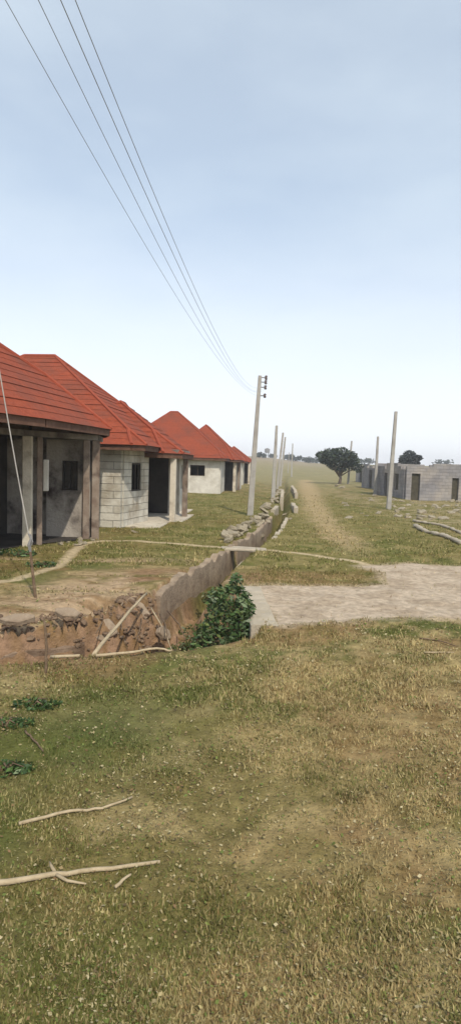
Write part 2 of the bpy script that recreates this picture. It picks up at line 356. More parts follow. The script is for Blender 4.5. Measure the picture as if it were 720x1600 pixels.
def window_frame(parent, p, q, s0, s1, a, b, mat='columnb', bars=1, w=.05):
    p = Vector(p); q = Vector(q); d = (q-p).normalized(); mb = MB()
    def seg(u0, u1, z0, z1): mb.slab(p+d*u0, p+d*u1, w, z0, z1)
    seg(s0+.002, s0+.05, a+.05, b-.05); seg(s1-.05, s1-.002, a+.05, b-.05); seg(s0+.002, s1-.002, a+.002, a+.05); seg(s0+.002, s1-.002, b-.05, b-.002)
    for i in range(bars): u = s0+(s1-s0)*(i+1)/(bars+1); seg(u-.02, u+.02, a+.05, b-.05)
    return mb.build('window_frame', MT[mat], parent)

# nearest house, burnt out, its octagonal porch facing the drain
h = empty('house', (-4.75, 14.5, 0)); O = Vector((-4.75, 14.5)); L_ = lambda x, y: (x+4.75, y-14.5)
tag(h, 'nearest red roofed house with burnt porch, cut off by the left edge of the photo', 'house', 'unfinished red roofed houses left of the drain')
hip_roof([L_(*p) for p in ((-6.0,8.6),(-4.35,11.35),(-3.87,12.8),(-3.24,16.35),(-3.7,17.95),(-13,17.95),(-13,8.6))], 2.93, .80, h)
mb = MB(); wall(mb, L_(-4.93,16.35), L_(-3.80,16.25), -.1, 2.62, [(.42,.86,1.28,2.07)], .16)
mb.box(*[L_(-13,0)[0], L_(-4.93,0)[0]], L_(0,16.6)[1], L_(0,16.8)[1], -.1, 2.62); mb.slab(L_(-3.8,16.43), L_(-3.95,17.3), .18, -.1, 2.62); mb.slab(L_(-3.97,17.4), L_(-13,17.4), .2, -.1, 2.75)
mb.build('wall', MT['burnt'], h)
window_frame(h, L_(-4.93,16.35), L_(-3.80,16.25), .42, .86, 1.28, 2.07, 'inner', 1)
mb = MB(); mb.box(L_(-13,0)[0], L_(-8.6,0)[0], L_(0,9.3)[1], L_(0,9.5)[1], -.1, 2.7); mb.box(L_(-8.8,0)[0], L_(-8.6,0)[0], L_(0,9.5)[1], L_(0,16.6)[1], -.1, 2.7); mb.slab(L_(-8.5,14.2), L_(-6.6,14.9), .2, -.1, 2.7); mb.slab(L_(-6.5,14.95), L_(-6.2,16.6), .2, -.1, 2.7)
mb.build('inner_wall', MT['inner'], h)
post(*L_(-4.83,14.45), .105, 2.62, h, 'column', rz=.15); post(*L_(-4.63,14.72), .065, 2.62, h, 'columnb', rz=.3)
mb = MB(); mb.slab(L_(-4.555,14.78), L_(-4.44,14.80), .12, 1.32, 2.08); bevel(mb.build('block_stub', MT['wallf'], h), .01)
post(*L_(-3.80,15.95), .085, 2.62, h, 'columnb', rz=.3); post(*L_(-3.60,16.15), .10, 2.62, h, 'columnb', rz=.3)
post(*L_(-6.2,11.2), .11, 2.62, h, 'column')
mb = MB()
bp = [L_(-6.2,11.1), L_(-4.87,14.45), L_(-3.62,16.18)]
for a, b in zip(bp[:-1], bp[1:]): mb.slab(a, b, .24, 2.622, 2.76)
mb.slab(bp[2], L_(-3.78,17.4), .2, 2.622, 2.76); mb.build('ring_beam', MT['beam'], h)
mb = MB(); mb.slab(L_(-6.2,11.0), L_(-4.85,14.45), .1, 2.76, 2.925); mb.slab(L_(-4.80,14.55), L_(-3.62,16.18), .1, 2.76, 2.925); mb.build('wall_plate', MT['soffit'], h)
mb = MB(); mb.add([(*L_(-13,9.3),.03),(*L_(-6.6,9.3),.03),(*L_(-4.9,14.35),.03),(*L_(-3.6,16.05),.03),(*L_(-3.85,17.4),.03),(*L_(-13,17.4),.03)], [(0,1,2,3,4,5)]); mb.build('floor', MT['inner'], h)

def make_house(name_label, org, yaw, main, wing, zm, zw, pm, pw, mats=('wall','column')):
    """near house type: plain gable-end block with a window toward the street, then a recessed porch and a lower wing"""
    t = empty('house', (org[0], org[1], 0), yaw)
    tag(t, name_label, 'house', 'unfinished red roofed houses left of the drain')
    hip_roof(main, zm, pm, t); hip_roof(wing, zw, pw, t)
    return t
# second house
t = make_house('second red roofed house, white block bay and high roof beside the burnt house', (-3.22,19.1), -.07,
    [(-9.3,-.55),(.25,-.75),(.62,-.35),(.62,8.1),(-9.3,8.1)], [(-4.3,1.95),(.75,1.75),(1.32,2.6),(1.32,5.6),(.6,8.9),(-4.3,8.9)], 2.60, 2.42, .76, .70)
mb = MB(); wall(mb, (-9,.15), (-.22,-.0), -.15, 2.58, [], .2)
wall(mb, (-.24,.11), (.10,2.25), -.15, 2.575, [(.62,1.50,1.12,2.05)], .14)
mb.build('wall', MT['wall'], t); window_frame(t, (-.24,.11), (.10,2.25), .62, 1.50, 1.12, 2.05, 'inner')
mb = MB(); mb.slab((-.75,.3), (-.55,2.2), .05, .2, 2.5); mb.build('inner_wall', MT['inner'], t)  # thin dark sheet behind the bay window, painted as room shade
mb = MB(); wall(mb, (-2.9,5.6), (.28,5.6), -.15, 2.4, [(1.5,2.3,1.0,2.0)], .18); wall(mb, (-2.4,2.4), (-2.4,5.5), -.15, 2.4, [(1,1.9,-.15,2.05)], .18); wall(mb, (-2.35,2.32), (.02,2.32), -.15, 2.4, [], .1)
mb.build('porch_wall', MT['inner'], t)  # porch shade put into the wall colour
mb = MB(); wall(mb, (.3,5.6), (.75,5.6), -.15, 2.4, [], .18); mb.build('wing_wall', MT['wallf'], t)
mb = MB(); wall(mb, (.55,5.72), (.5,8.3), -.15, 2.4, [(.9,1.7,1,2.0)], .18); wall(mb, (-2.9,8.4), (.6,8.4), -.15, 2.4, [(1.2,2.7,.3,2.1)], .18); wall(mb, (-8.9,.35), (-8.9,7.6), -.15, 2.4, [(3,4.2,1,2)], .18); wall(mb, (-8.8,7.6), (-3.0,7.6), -.15, 2.4, [(1.5,2.6,1,2)], .18)
mb.build('far_wall', MT['wallf'], t)
post(1.0, 2.45, .10, 2.4, t, 'column'); post(1.13, 4.5, .095, 2.4, t, 'columnb')
mb = MB(); mb.slab((.1,2.36), (1.15,2.45), .18, 2.402, 2.56); mb.slab((1.08,2.56), (1.17,4.62), .18, 2.402, 2.56); mb.slab((1.17,4.64), (.7,5.55), .18, 2.402, 2.555); mb.build('ring_beam', MT['beam'], t)
mb = MB(); mb.box(-8.9, .95, .25, 8.3, -.1, .035); mb.box(.955, 1.35, 2.5, 5.6, -.1, .03); mb.build('floor', MT['column'], t)
# third house
t = make_house('third red roofed house, white gable wall with one small dark window', (-.88,42.9), -.06,
    [(-8.2,-.6),(.2,-.6),(.55,-.2),(.55,7.6),(-8.2,7.6)], [(-4.7,3.6),(.8,3.6),(1.3,4.5),(1.3,11.5),(-4.7,11.5)], 2.50, 2.45, .84, .92)
mb = MB(); wall(mb, (-8,0), (.02,0), -.15, 2.48, [(5.95,7.0,1.22,1.98)], .2); wall(mb, (0,.12), (0,4.0), -.15, 2.48, [], .2); wall(mb, (-2.6,7.9), (1.0,7.9), -.15, 2.4, [(1,1.8,-.15,2)], .2); wall(mb, (1.0,8.05), (1.0,11.1), -.15, 2.4, [], .18); wall(mb, (-2.7,4.1), (-2.7,11), -.15, 2.4, [], .18)
mb.build('wall', MT['wallf'], t); window_frame(t, (-8,0), (.02,0), 5.95, 7.0, 1.22, 1.98, 'soffit', 1)
mb = MB(); mb.box(-7.8, -.15, 1.2, 1.4, -.1, 2.4); mb.build('inner_wall', MT['inner'], t)  # dark wall behind the window, its colour standing for room shade
mb = MB(); mb.box(-2.55, .9, 5.6, 5.75, -.1, 2.4); mb.box(-.1, .02, 4.15, 5.5, -.1, 2.4); mb.build('porch_wall', MT['inner'], t)  # shade of the porch opening painted as dark walls
post(.85, 4.4, .12, 2.4, t, 'column'); post(1.05, 7.0, .11, 2.4, t, 'columnb')
mb = MB(); mb.slab((.1,4.25), (.85,4.4), .2, 2.402, 2.49); mb.slab((.9,4.52), (1.08,7.1), .2, 2.402, 2.49); mb.build('ring_beam', MT['beam'], t)
# fourth house, farthest
t = make_house('farthest red roofed house at the end of the row, pale posts under low eaves', (1.0,62.5), -.07,
    [(-7.5,-.5),(.1,-.5),(.45,-.1),(.45,6.2),(-7.5,6.2)], [(-3.6,4.2),(.5,4.2),(1.0,5),(1.0,10.5),(-3.6,10.5)], 2.45, 2.4, .78, .74)
mb = MB(); wall(mb, (-7.2,0), (.02,0), -.15, 2.42, [], .2); wall(mb, (0,.12), (0,3.6), -.15, 2.42, [(1.3,2.4,1,2)], .2); mb.build('wall', MT['wallf'], t)
mb = MB(); wall(mb, (-2.6,8.4), (.5,8.4), -.15, 2.38, [], .2); wall(mb, (.5,8.6), (.5,10.2), -.15, 2.38, [(.4,1.2,1,2)], .2); mb.build('far_wall', MT['wallf'], t)
mb = MB(); mb.box(-2.55, .6, 6.2, 6.35, -.1, 2.35); mb.build('porch_wall', MT['inner'], t)  # dark wall colour stands in for the shade under the eaves
for x, y, m in ((.6,4.6,'column'),(.72,6.4,'columnb'),(.75,8.2,'column')): post(x, y, .13, 2.38, t, m)
mb = MB(); mb.slab((.1,4.4), (.6,4.6), .2, 2.382, 2.44); mb.slab((.63,4.72), (.77,8.2), .2, 2.382, 2.44); mb.build('ring_beam', MT['beam'], t)

# ------------------------------------------------------------------ ruined grey buildings on the right
def ruin(label, x0, y0, x1, y1, front, side, seed, hh=2.4, yaw=.0):
    """unroofed blockwork shell; front = openings in the wall toward the camera, side = openings toward the road"""
    rr = random.Random(seed); t = empty('ruined_building', (x0, y0, 0), yaw); tag(t, label, 'ruined building', 'roofless grey block shells right of the track')
    W, D = x1-x0, y1-y0
    def rag(mb, p, q, h):        # broken top course
        p = Vector(p); q = Vector(q); L = (q-p).length; s = 0
        while s < L-.3:
            n = min(rr.choice([.45,.9,1.35,2.7]), L-s)
            k = rr.choice([0,0,1,1,1,2])
            if k: mb.slab(p, q, .197, h+.002, h+.002+.22*k, 0, s/L, (s+n)/L)
            s += n
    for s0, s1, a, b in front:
        mb = MB(); mb.box(s0+.01, s1-.01, .06, .1, a+.02, b-.01); mb.build('opening_shade' if a < 0 else 'window_opening_shade', MT['opening_shade'], t)  # added dark panel fills the opening in place of interior shade
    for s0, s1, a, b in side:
        mb = MB(); mb.box(.06, .1, .12+s0+.01, .12+s1-.01, a+.02, b-.01); mb.build('opening_shade' if a < 0 else 'window_opening_shade', MT['opening_shade'], t)  # same added shade panels for the openings toward the road
    mb = MB(); wall(mb, (0,0), (W,0), -.3, hh-.3, front, .2); rag(mb, (0,0), (W,0), hh-.3); mb.build('front_wall', MT['greyw'], t)
    mb = MB(); wall(mb, (0,.12), (0,D), -.3, hh-.3, side, .2); rag(mb, (0,.12), (0,D), hh-.3); mb.build('side_wall', MT['greyw'], t)
    mb = MB(); wall(mb, (.12,D), (W,D), -.3, hh-.3, [], .2); rag(mb, (.12,D), (W,D), hh-.3); wall(mb, (W,.12), (W,D-.12), -.3, hh-.3, [], .2); mb.build('back_wall', MT['greyw'], t)
    mb = MB(); wall(mb, (.12,D*.45), (W-.12,D*.45), -.3, hh-.35, [(1.5,2.4,-.3,1.8)], .15); wall(mb, (W*.3,.12), (W*.3,D*.43), -.3, hh-.35, [], .15); mb.build('inner_wall', MT['greyw'], t)
    return t
ruin('nearest grey roofless block building, two dark doorways, at the right edge of the photo', 12.0,42, 25,51, [(.36,.95,-.3,1.86),(3.15,3.62,-.3,1.62),(6,7.2,.9,1.8)], [(1.4,2.6,.6,1.8),(4.6,5.5,-.3,1.8)], 3, 2.42)
ruin('middle grey roofless shell with tall dark openings between the two right poles', 14.6,55, 26,68, [(1.2,2.1,-.3,1.9),(3.5,4.6,.8,1.9)], [(.8,1.8,-.3,1.95),(4,5.2,-.3,1.95),(8,9.4,-.3,1.95)], 5, 2.45)
ruin('farthest grey roofless shell just right of the dark tree', 19.4,80, 32,95, [(.8,1.8,-.3,1.9),(3,4.2,.8,1.9)], [(1.5,3,-.3,1.9),(6,7.5,-.3,1.9),(10,12,-.3,1.9)], 8, 2.6)

# ------------------------------------------------------------------ poles, wires, stay
def pole(b, tpx, r0, r1, label, ins=False, Y=None, group='concrete electricity poles along the drain'):
    base = gpt(*b); top = at(*tpx, base.y+.3); o = empty('utility_pole', base); tag(o, label, 'utility pole', group)
    d = top-base; mb = MB(); mb.tube([Vector((0,0,-.4)), d*.5, d], [r0*1.05*1.2, (r0+r1)/2*1.2, r1*1.2], 4); bevel(mb.build('shaft', MT['pole'], o), .015)
    pts = []
    if ins:
        for px_y in (590, 597, 605, 618):
            f = (px_y-tpx[1])/(b[1]-tpx[1]); p = d*(1-f)
            g = MB(); g.tube([p+Vector((0,-.02,0)), p+Vector((.24,-.04,0))], [.022,.022], 6); g.build('bracket', MT['metal'], o)
            q = p+Vector((.26,-.04,0)); i = MB(); i.tube([q-Vector((0,0,.09)), q-Vector((0,0,.05)), q, q+Vector((0,0,.05)), q+Vector((0,0,.09))], [.03,.065,.035,.065,.03], 10); i.build('insulator', MT['glass'], o, True)
            pts.append(base+q+Vector((.05,0,0)))
    return o, pts
_, wp = pole((390,805), (406,587), .145, .085, 'tallest concrete pole with insulators, standing beside the rubble heap', True)
pole((426,780), (432,665), .14, .09, 'second pole of the left line, next behind the tall pole with insulators')
pole((432,766), (442,676), .13, .09, 'slanting pole in the left line, left one of the close pair')
pole((437,760), (445.5,683), .13, .09, 'right one of the close pair of poles in the left line')
pole((455,745), (457,693), .16, .11, 'farthest right pole of the left line, thin against the sky')
pole((449,742), (451.5,707), .10, .08, 'faint shortest pole far down the left line')
G2 = 'leaning poles in front of the grey ruins'
pole((606,796), (618,643), .13, .085, 'nearest and tallest of the three pale poles before the grey ruins', group=G2)
pole((585,773), (590,682), .14, .09, 'middle one of the three pale poles before the grey ruins', group=G2)
pole((543,756), (549,689), .15, .11, 'pale pole in front of the dark tree crown', group=G2)
# pole behind the camera that carries the near end of the wires
dirw = []
E0 = Vector((-2.5, -10.1, 0)); o = empty('utility_pole', E0); tag(o, 'concrete pole behind the viewpoint at the near end of the wires', 'utility pole')
m_ = MB(); m_.tube([(0,0,-.4),(0,0,3),(0,0,7.4)], [.17,.14,.1], 4); m_.build('shaft', MT['pole'], o)
for zz, ln in ((6.4,.6),(6.8,.6),(7.2,.6)):
    m_ = MB(); m_.tube([(-ln,.1,zz),(ln,.1,zz)], [.03,.03], 4); m_.build('crossarm', MT['metal'], o)
near_px = [(108,212),(140,212),(160,212),(178,212)]; near_pt = [(232,435),(262,435),(272,435),(284,435)]
# order: lowest conductor is the leftmost in the photo
for k, ip in enumerate(wp[::-1]):
    a = Vector(ip); xe, zE, sag = ((-3.0, 7.2, 1.8), (-2.5, 7.2, 2.2), (-2.0, 6.4, 2.2), (-2.0, 6.8, 2.4))[k]
    e = Vector((xe, -10, zE)); pts = []
    for i in range(61):
        tt = i/60; p = a.lerp(e, tt); p.z -= sag*4*tt*(1-tt); pts.append(p)
    mb = MB(); mb.tube(pts, [.0023]*61, 5); wo = mb.build('overhead_wire', MT['wire'], None, True)
    tag(wo, ['leftmost and lowest overhead wire running up to the tall pole', 'second overhead wire from the left', 'third overhead wire from the left, close to the rightmost', 'rightmost and highest overhead wire against the sky'][k], 'wire', 'overhead wires')
# stay wire at the left with its anchor rod
an = gpt(60, 935); an.z -= .05; md = at(48, 862, an.y+.12); tp = at(11, 645, an.y+.75); up = tp+(tp-md)*1.35
o = empty('stay_wire', an); tag(o, 'thin twisted stay cable on a dark anchor rod in front of the burnt house', 'stay cable')
mb = MB(); mb.tube([(0,0,-.3), md-an], [.026,.02], 8); mb.build('anchor_rod', MT['twig'], o)
mb = MB()
q0 = md-an; mb.tube([q0, q0+Vector((-.02,0,.10)), q0+Vector((.01,0,.2)), q0+Vector((-.03,0,.28))], [.018,.03,.022,.012], 6); mb.tube([q0+Vector((-.03,0,.03)), q0+Vector((.035,0,.15)), q0+Vector((0,0,.27))], [.01,.01,.01], 6); mb.build('cable_grip', MT['metal'], o)
mb = MB(); st = q0+Vector((-.03,0,.28)); mid = (tp-an).lerp(st, .5)+Vector((0,0,-.03)); mb.tube([st, mid, tp-an, up-an], [.0095]*4, 6); mb.build('cable', MT['pole'], o)
E1 = Vector((up.x-.1, up.y+.08, 0)); o = empty('utility_pole', E1); tag(o, 'concrete pole just outside the left edge holding the stay cable', 'utility pole')
m_ = MB(); m_.tube([(0,0,-.3),(0,0,3),(0,0,up.z+.3)], [.15,.13,.1], 4); m_.build('shaft', MT['pole'], o)

# ------------------------------------------------------------------ drain concrete
def ragged_wall(name, line, w, ztop, zbot, mat, label, cat, seed, amp=.05, group=None, step=.12, side=0):
    """a broken concrete lining: uneven top edge, slight lean"""
    rr = random.Random(seed); P = [Vector(p) for p in line]; pts = []
    for a, b in zip(P[:-1], P[1:]):
        n = max(1, int((b-a).length/step)); pts += [a.lerp(b, i/n) for i in range(n)]
    pts.append(P[-1]); mb = MB(); vs = []; h = 0
    for i, p in enumerate(pts):
        d = (pts[min(i+1, len(pts)-1)]-pts[max(i-1, 0)]).normalized(); n = Vector((-d.y, d.x)); h = amp*3*(vnoise(p.x*2.3, p.y*2.3, seed)-.5) + amp*.8*rr.uniform(-.3,.3)
        zt = ztop(i/(len(pts)-1)) if callable(ztop) else ztop; zt += h; ww = w*(.5+.12*(vnoise(p.x*3, p.y*3, seed+2)-.5)); off = n*.03*(vnoise(p.x*1.7, p.y*1.7, seed+4)-.5)
        for s_, z in ((-1, zbot), (1, zbot), (1, zt-.02), (.8, zt), (-.8, zt+rr.uniform(-.015,.015)), (-1, zt-.02)):
            q = p+off+n*s_*ww; vs.append((q.x, q.y, z))
    fs = []; m = 6
    for i in range(len(pts)-1):
        for k in range(m): fs.append((i*m+k, i*m+(k+1) % m, (i+1)*m+(k+1) % m, (i+1)*m+k))
    fs += [tuple(range(m)), tuple((len(pts)-1)*m+k for k in range(m))][::1]
    o0 = Vector((P[0].x, P[0].y, 0)); mb.add([Vector(v)-o0 for v in vs], fs); o = mb.build(name, MT[mat]); o.location = o0
    tag(o, label, cat, group); return o
def offs(pl, d):
    r = []
    for i, p in enumerate(pl):
        a = Vector(pl[max(i-1, 0)]); b = Vector(pl[min(i+1, len(pl)-1)]); t_ = (b-a).normalized(); n = Vector((t_.y, -t_.x)); r.append(tuple(Vector(p)+n*d))
    return r
GD = 'broken concrete linings of the drain'
ragged_wall('drain_lining', offs([(-1.24,10.0),(-.9,11.5),(-.32,14.0),(.02,15.6)], .05), .15, lambda t: .01-.14*max(0,1-abs(t-.3)/.05)-.16*max(0,1-abs(t-.62)/.035)-.10*max(0,1-abs(t-.86)/.04)-.12*max(0,1-t/.05), -1.3, 'conc', 'tall brown concrete drain lining running back from the eroded bank to the crossing slab', 'drain wall', 11, .04, GD)
ragged_wall('drain_lining', offs([(.1,16.0),(.85,19.6),(1.6,24.9)], .05), .14, .02, -1.2, 'conc', 'drain lining on the house side beside the rubble heap, past the crossing slab', 'drain wall', 12, .05, GD)
ragged_wall('drain_lining', offs([(-5.6,6.35),(-2.9,7.4),(-1.98,8.12)], .06), .14, -.36, -1.3, 'lowc', 'low concrete lining panel under the crumbling bank at the left edge', 'drain wall', 13, .05, GD)
ragged_wall('drain_lining', offs([(.06,11.4),(.24,12.7),(.74,15.0)], -.03), .13, -.10, -1.2, 'concl', 'thin broken lining edge on the meadow side of the drain behind the bush', 'drain wall', 14, .05, GD)
ragged_wall('drain_lining', offs([(1.3,17.6),(1.66,19.6),(2.4,25)], -.03), .14, -.02, -1.2, 'concl', 'meadow side lining opposite the rubble heap', 'drain wall', 15, .07, GD)
for i, (a, b, zt, lb) in enumerate((((1.9,27.5),(2.3,30.2),.12,'pale lining stub on the house side just behind the tall pole'), ((2.9,27),(3.3,32.5),.22,'pale upright lining piece on the meadow side behind the tall pole'),
      ((3.0,36),(3.7,44),.3,'far lining stretch on the house side at the foot of the second pole'), ((4.3,40),(5.4,54),.35,'far lining stretch on the meadow side where the pole line closes up'))):
    ragged_wall('drain_lining', [a, b], .2, zt, -.8, 'concl', lb, 'drain wall', 20+i, .09, GD, .4)
def fragment(x, y, Y, w_, h_, rot, label):
    p = at(x, y, Y); r_ = random.Random(int(x)); n_ = 7; pts = []
    for i in range(n_): a_ = i/n_*6.283+r_.uniform(-.25,.25); pts.append((math.cos(a_)*w_*r_.uniform(.7,1.1), math.sin(a_)*h_*r_.uniform(.7,1.1)))
    mb = MB(); mb.add([(a,-.04,b) for a,b in pts]+[(a,.04,b) for a,b in pts], [tuple(range(n_)), tuple(range(n_,2*n_))[::-1]]+[(i,n_+i,n_+(i+1)%n_,(i+1)%n_) for i in range(n_)])
    o = bevel(mb.build('concrete_fragment', MT['conc']), .012); o.location = p; o.rotation_euler = rot; tag(o, label, 'concrete fragment', 'fallen lining fragments in the eroded bank')
fragment(207, 958, 9.2, .30, .24, (-.5,.2,.5), 'largest fallen concrete fragment, in the bank behind the leaning pole')
fragment(160, 985, 8.3, .24, .17, (-.7,-.3,.3), 'concrete fragment half buried above the foot of the leaning pole')
fragment(255, 990, 8.8, .16, .13, (-.6,.5,.9), 'small concrete fragment under the end of the tall lining')
fragment(105, 958, 8.05, .22, .10, (-1.1,.2,.2), 'flat concrete fragment on the bank edge above the low lining')
fragment(30, 968, 7.5, .24, .09, (-1.2,-.1,.4), 'flat concrete fragment on the bank edge at the far left')
# end wall of the road slab
ragged_wall('culvert_facing', [(.50,7.76),(.44,8.7),(.38,10.3)], .36, .04, -1.2, 'concl', 'pale concrete end wall of the road slab beside the bush', 'culvert wall', 31, .008)
mb = MB(); hh_ = []
ps = [gp(*q) for q in ((345,858),(345,854.5),(372,854.5),(416,857.5),(416,861),(372,858.5))]
mb = MB(); mb.add([(p.x,p.y,-.05) for p in ps]+[(p.x,p.y,.022) for p in ps], [(5,4,3,2,1,0),(6,7,8,9,10,11)]+[(i,(i+1)%6,6+(i+1)%6,6+i) for i in range(6)])
tag(bevel(mb.build('crossing_slab', MT['concl']), .02), 'narrow pale slab carrying the footpath across the drain', 'slab')

# ------------------------------------------------------------------ stones
def rock_mesh(seed, sx, sy, sz, blocky=.5):
    rr = random.Random(seed); bm = bmesh.new(); bmesh.ops.create_cube(bm, size=2)
    for v in bm.verts: v.co = Vector((v.co.x*rr.uniform(.6,1.1), v.co.y*rr.uniform(.6,1.1), v.co.z*rr.uniform(.6,1.1)))
    bmesh.ops.bevel(bm, geom=bm.edges[:], offset=.22, segments=1, affect='EDGES')
    for v in bm.verts: v.co = Vector((v.co.x*sx*rr.uniform(.88,1.1), v.co.y*sy*rr.uniform(.88,1.1), v.co.z*sz*rr.uniform(.85,1.12)))
    me = bpy.data.meshes.new('rock'); bm.to_mesh(me); bm.free(); return me
ROCKS = [rock_mesh(i, 1, random.uniform(.5,.9), random.uniform(.22,.42), random.uniform(.6,.95)) for i in range(7)]
for m in ROCKS: m.materials.append(MT['stone'])
def rock(p, s, label, group=None, lift=.25, tilt=.35, cat='stone', name='stone'):
    o = bpy.data.objects.new(name, random.choice(ROCKS)); COL.objects.link(o); o.scale = (s, s, s)
    o.location = (p[0], p[1], gz(p[0], p[1])+s*lift+(p[2] if len(p) > 2 else 0)); o.rotation_euler = (random.uniform(-tilt,tilt), random.uniform(-tilt,tilt), random.uniform(0,6.28)); return tag(o, label, cat, group)
# rubble heap by the pole: slab-like pieces
for i in range(34):
    t_ = random.random(); p = gp(352+t_*46+random.uniform(-5,5), 849-t_*32+random.uniform(-5,4)); lay = random.random()
    rock((p.x, p.y, lay*.16), random.uniform(.09,.2), 'pale broken concrete lump in the rubble heap at the foot of the tall pole', 'rubble heap by the tall pole', tilt=.6)
# rubble farther along the drain
for i in range(26):
    t_ = random.random(); p = gp(404+t_*40+random.uniform(-6,6), 822-t_*66+random.uniform(-5,5))
    rock((p.x, p.y, random.random()*.12), random.uniform(.09,.2)*(1+p.y/90), 'pale broken concrete lump strewn along the far drain behind the tall pole', 'rubble along the far drain', tilt=.7)
RL = [(122,853,.10,'pale stone beside the threshold of the burnt house'),(210,832,.10,'lone pale stone on the grass before the white block bay'),(213,813,.09,'small stone at the foot of the white bay wall'),
      (445,805,.16,'pale stone on the meadow right of the far drain'),(452,812,.12,'smaller stone just before the one right of the far drain'),(525,760,.4,'pale boulder at the foot of the dark tree trunk'),(533,763,.36,'second pale boulder right of the tree trunk'),
      (590,803,.18,'flat pale stone left of the nearest right pole'),(655,767,.0,''),(585,776,.2,'dark stone at the base of the middle right pole')]
for x, y, s, lb in RL:
    if s: p = gpt(x, y); rock(p[:2], s, lb)
for i in range(46):
    x = random.uniform(612,722); y = random.uniform(783,812); p = gp(x, y); rock(p[:2], random.uniform(.07,.24), 'pale flat stone strewn on the ground before the grey ruins', 'stones strewn before the grey ruins', lift=.12)
for i in range(14):
    x = random.uniform(530,640); y = random.uniform(772,815); p = gp(x, y); rock(p[:2], random.uniform(.08,.22), 'small pale stone on the meadow left of the nearest right pole', 'stones on the right meadow', lift=.1)
for i in range(16):
    x = random.uniform(74,152); y = 846+random.uniform(-3,7); p = gp(x, y); rock(p[:2], random.uniform(.03,.09), 'small broken block piece lying along the porch edge of the burnt house', 'debris along the burnt porch', lift=.3)
for i in range(12):
    x = random.uniform(205,262); y = 818+random.uniform(-2,8); p = gp(x, y); rock(p[:2], random.uniform(.03,.08), 'small pale block chip at the foot of the second house', 'chips at the second house', lift=.3)
# two broken kerbs at the right
def kerb(pxs, w, hgt, label, seed):
    rr = random.Random(seed); P = [gp(*q) for q in pxs]; pts = []
    for a, b in zip(P[:-1], P[1:]): pts += [a.lerp(b, i/8) for i in range(8)]
    pts.append(P[-1]); o0 = pts[0].copy(); mb = MB()
    mb.tube([Vector((p.x+rr.uniform(-.02,.02), p.y, gz(p.x,p.y)+hgt*.35+rr.uniform(-.02,.02)))-Vector((o0.x,o0.y,0)) for p in pts], [w*rr.uniform(.7,1.2) for _ in pts], 7)
    mb.v = [(a_[0], a_[1], a_[2]*.6) for a_ in mb.v]
    o = mb.build('drain_kerb', MT['concl'], None, True); o.location = (o0.x, o0.y, 0); tag(o, label, 'kerb', 'broken concrete kerbs at the right edge')
kerb([(646,815),(662,818),(690,822),(722,836)], .09, .2, 'upper broken pale kerb by the right edge of the photo', 1)
kerb([(648,823),(662,832),(690,839),(708,846),(722,853)], .10, .25, 'lower longer pale kerb with dark gap beneath, by the right edge of the photo', 2)

# ------------------------------------------------------------------ trees and far things
def leaf_cloud(blobs, n, size, seed, cols, up=.3, hue=.25):
    """leaf clumps spread on and in a set of ellipsoids: returns V, C, Q arrays"""
    r = np.random.default_rng(seed); vol = np.array([b[3]*b[4]*b[5] for b in blobs])**(2/3); pick = r.choice(len(blobs), n, p=vol/vol.sum()); B = np.array(blobs)[pick]
    d = r.normal(size=(n,3)); d /= np.linalg.norm(d, axis=1)[:, None]; rad = r.uniform(.55, 1.08, n)**.6
    P = B[:, :3]+d*B[:, 3:6]*rad[:, None]
    a = r.normal(size=(n,3))+d*.6; a[:, 2] *= .6; a /= np.linalg.norm(a, axis=1)[:, None]; b = np.cross(a, r.normal(size=(n,3))); b /= np.linalg.norm(b, axis=1)[:, None]
    s = size*r.uniform(.6, 1.4, n)[:, None]; V = np.stack([P-a*s, P+b*s*.45, P+a*s, P-b*s*.45], 1).reshape(-1, 3)
    cm = np.array(cols); c = cm[r.integers(0, len(cm), n)]*r.uniform(1-hue, 1+hue, (n,1)); C = np.repeat(c, 4, 0)
    return V, C, np.arange(4*n).reshape(-1, 4)
def tree(px_base, Y, w, h, trunk_h, label, seed, n=1500, leaf=.28, shape='round', cols=((.035,.05,.03),(.05,.07,.035),(.025,.04,.028)), group=None, name='tree', cat='tree'):
    rr = random.Random(seed); b = at(px_base, 740, Y); b.z = gz(b.x, b.y); o = empty(name, b); tag(o, label, cat, group)
    mb = MB(); mb.tube([(0,0,-.3),(.03*h,0,trunk_h*.6),(0,.02*h,trunk_h+.15*h)], [.05*h,.035*h,.022*h], 8)
    bl = []
    for i in range(9 if shape != 'dome' else 12):
        an_ = rr.uniform(0, 6.28); f = rr.uniform(.2, .72)*w/2; z = trunk_h+(h-trunk_h)*rr.uniform(.22, .8 if shape != 'dome' else .6*(1-(f/(w/2))**2)+.25)
        q = (math.cos(an_)*f, math.sin(an_)*f, z); rad = w*rr.uniform(.13,.2); bl.append((*q, rad, rad, rad*.72)); mb.tube([(0,0,trunk_h*.8), (q[0]*.5,q[1]*.5,(trunk_h+z)/2), q], [.02*h,.013*h,.005*h], 5)
    bl.append((0,0,trunk_h+(h-trunk_h)*.5, w*.3, w*.3, (h-trunk_h)*.4))
    mb.build('trunk', MT['bark'], o, True)
    V, C, Qd = leaf_cloud(bl, n, leaf, seed, cols); c = qmesh('crown', V, C, Qd, MT['leaf'], False); c.parent = o
    return o
tree(530, 78, 6.2, 5.0, 1.15, 'dark round tree with a visible trunk standing alone at the end of the track', 2, 3200, .22)
tree(638, 92, 4.5, 5.1, 1.9, 'dark dome shaped tree crown showing above the grey ruins', 5, 2600, .24, 'dome', cols=((.04,.045,.045),(.055,.065,.055),(.03,.035,.035)))
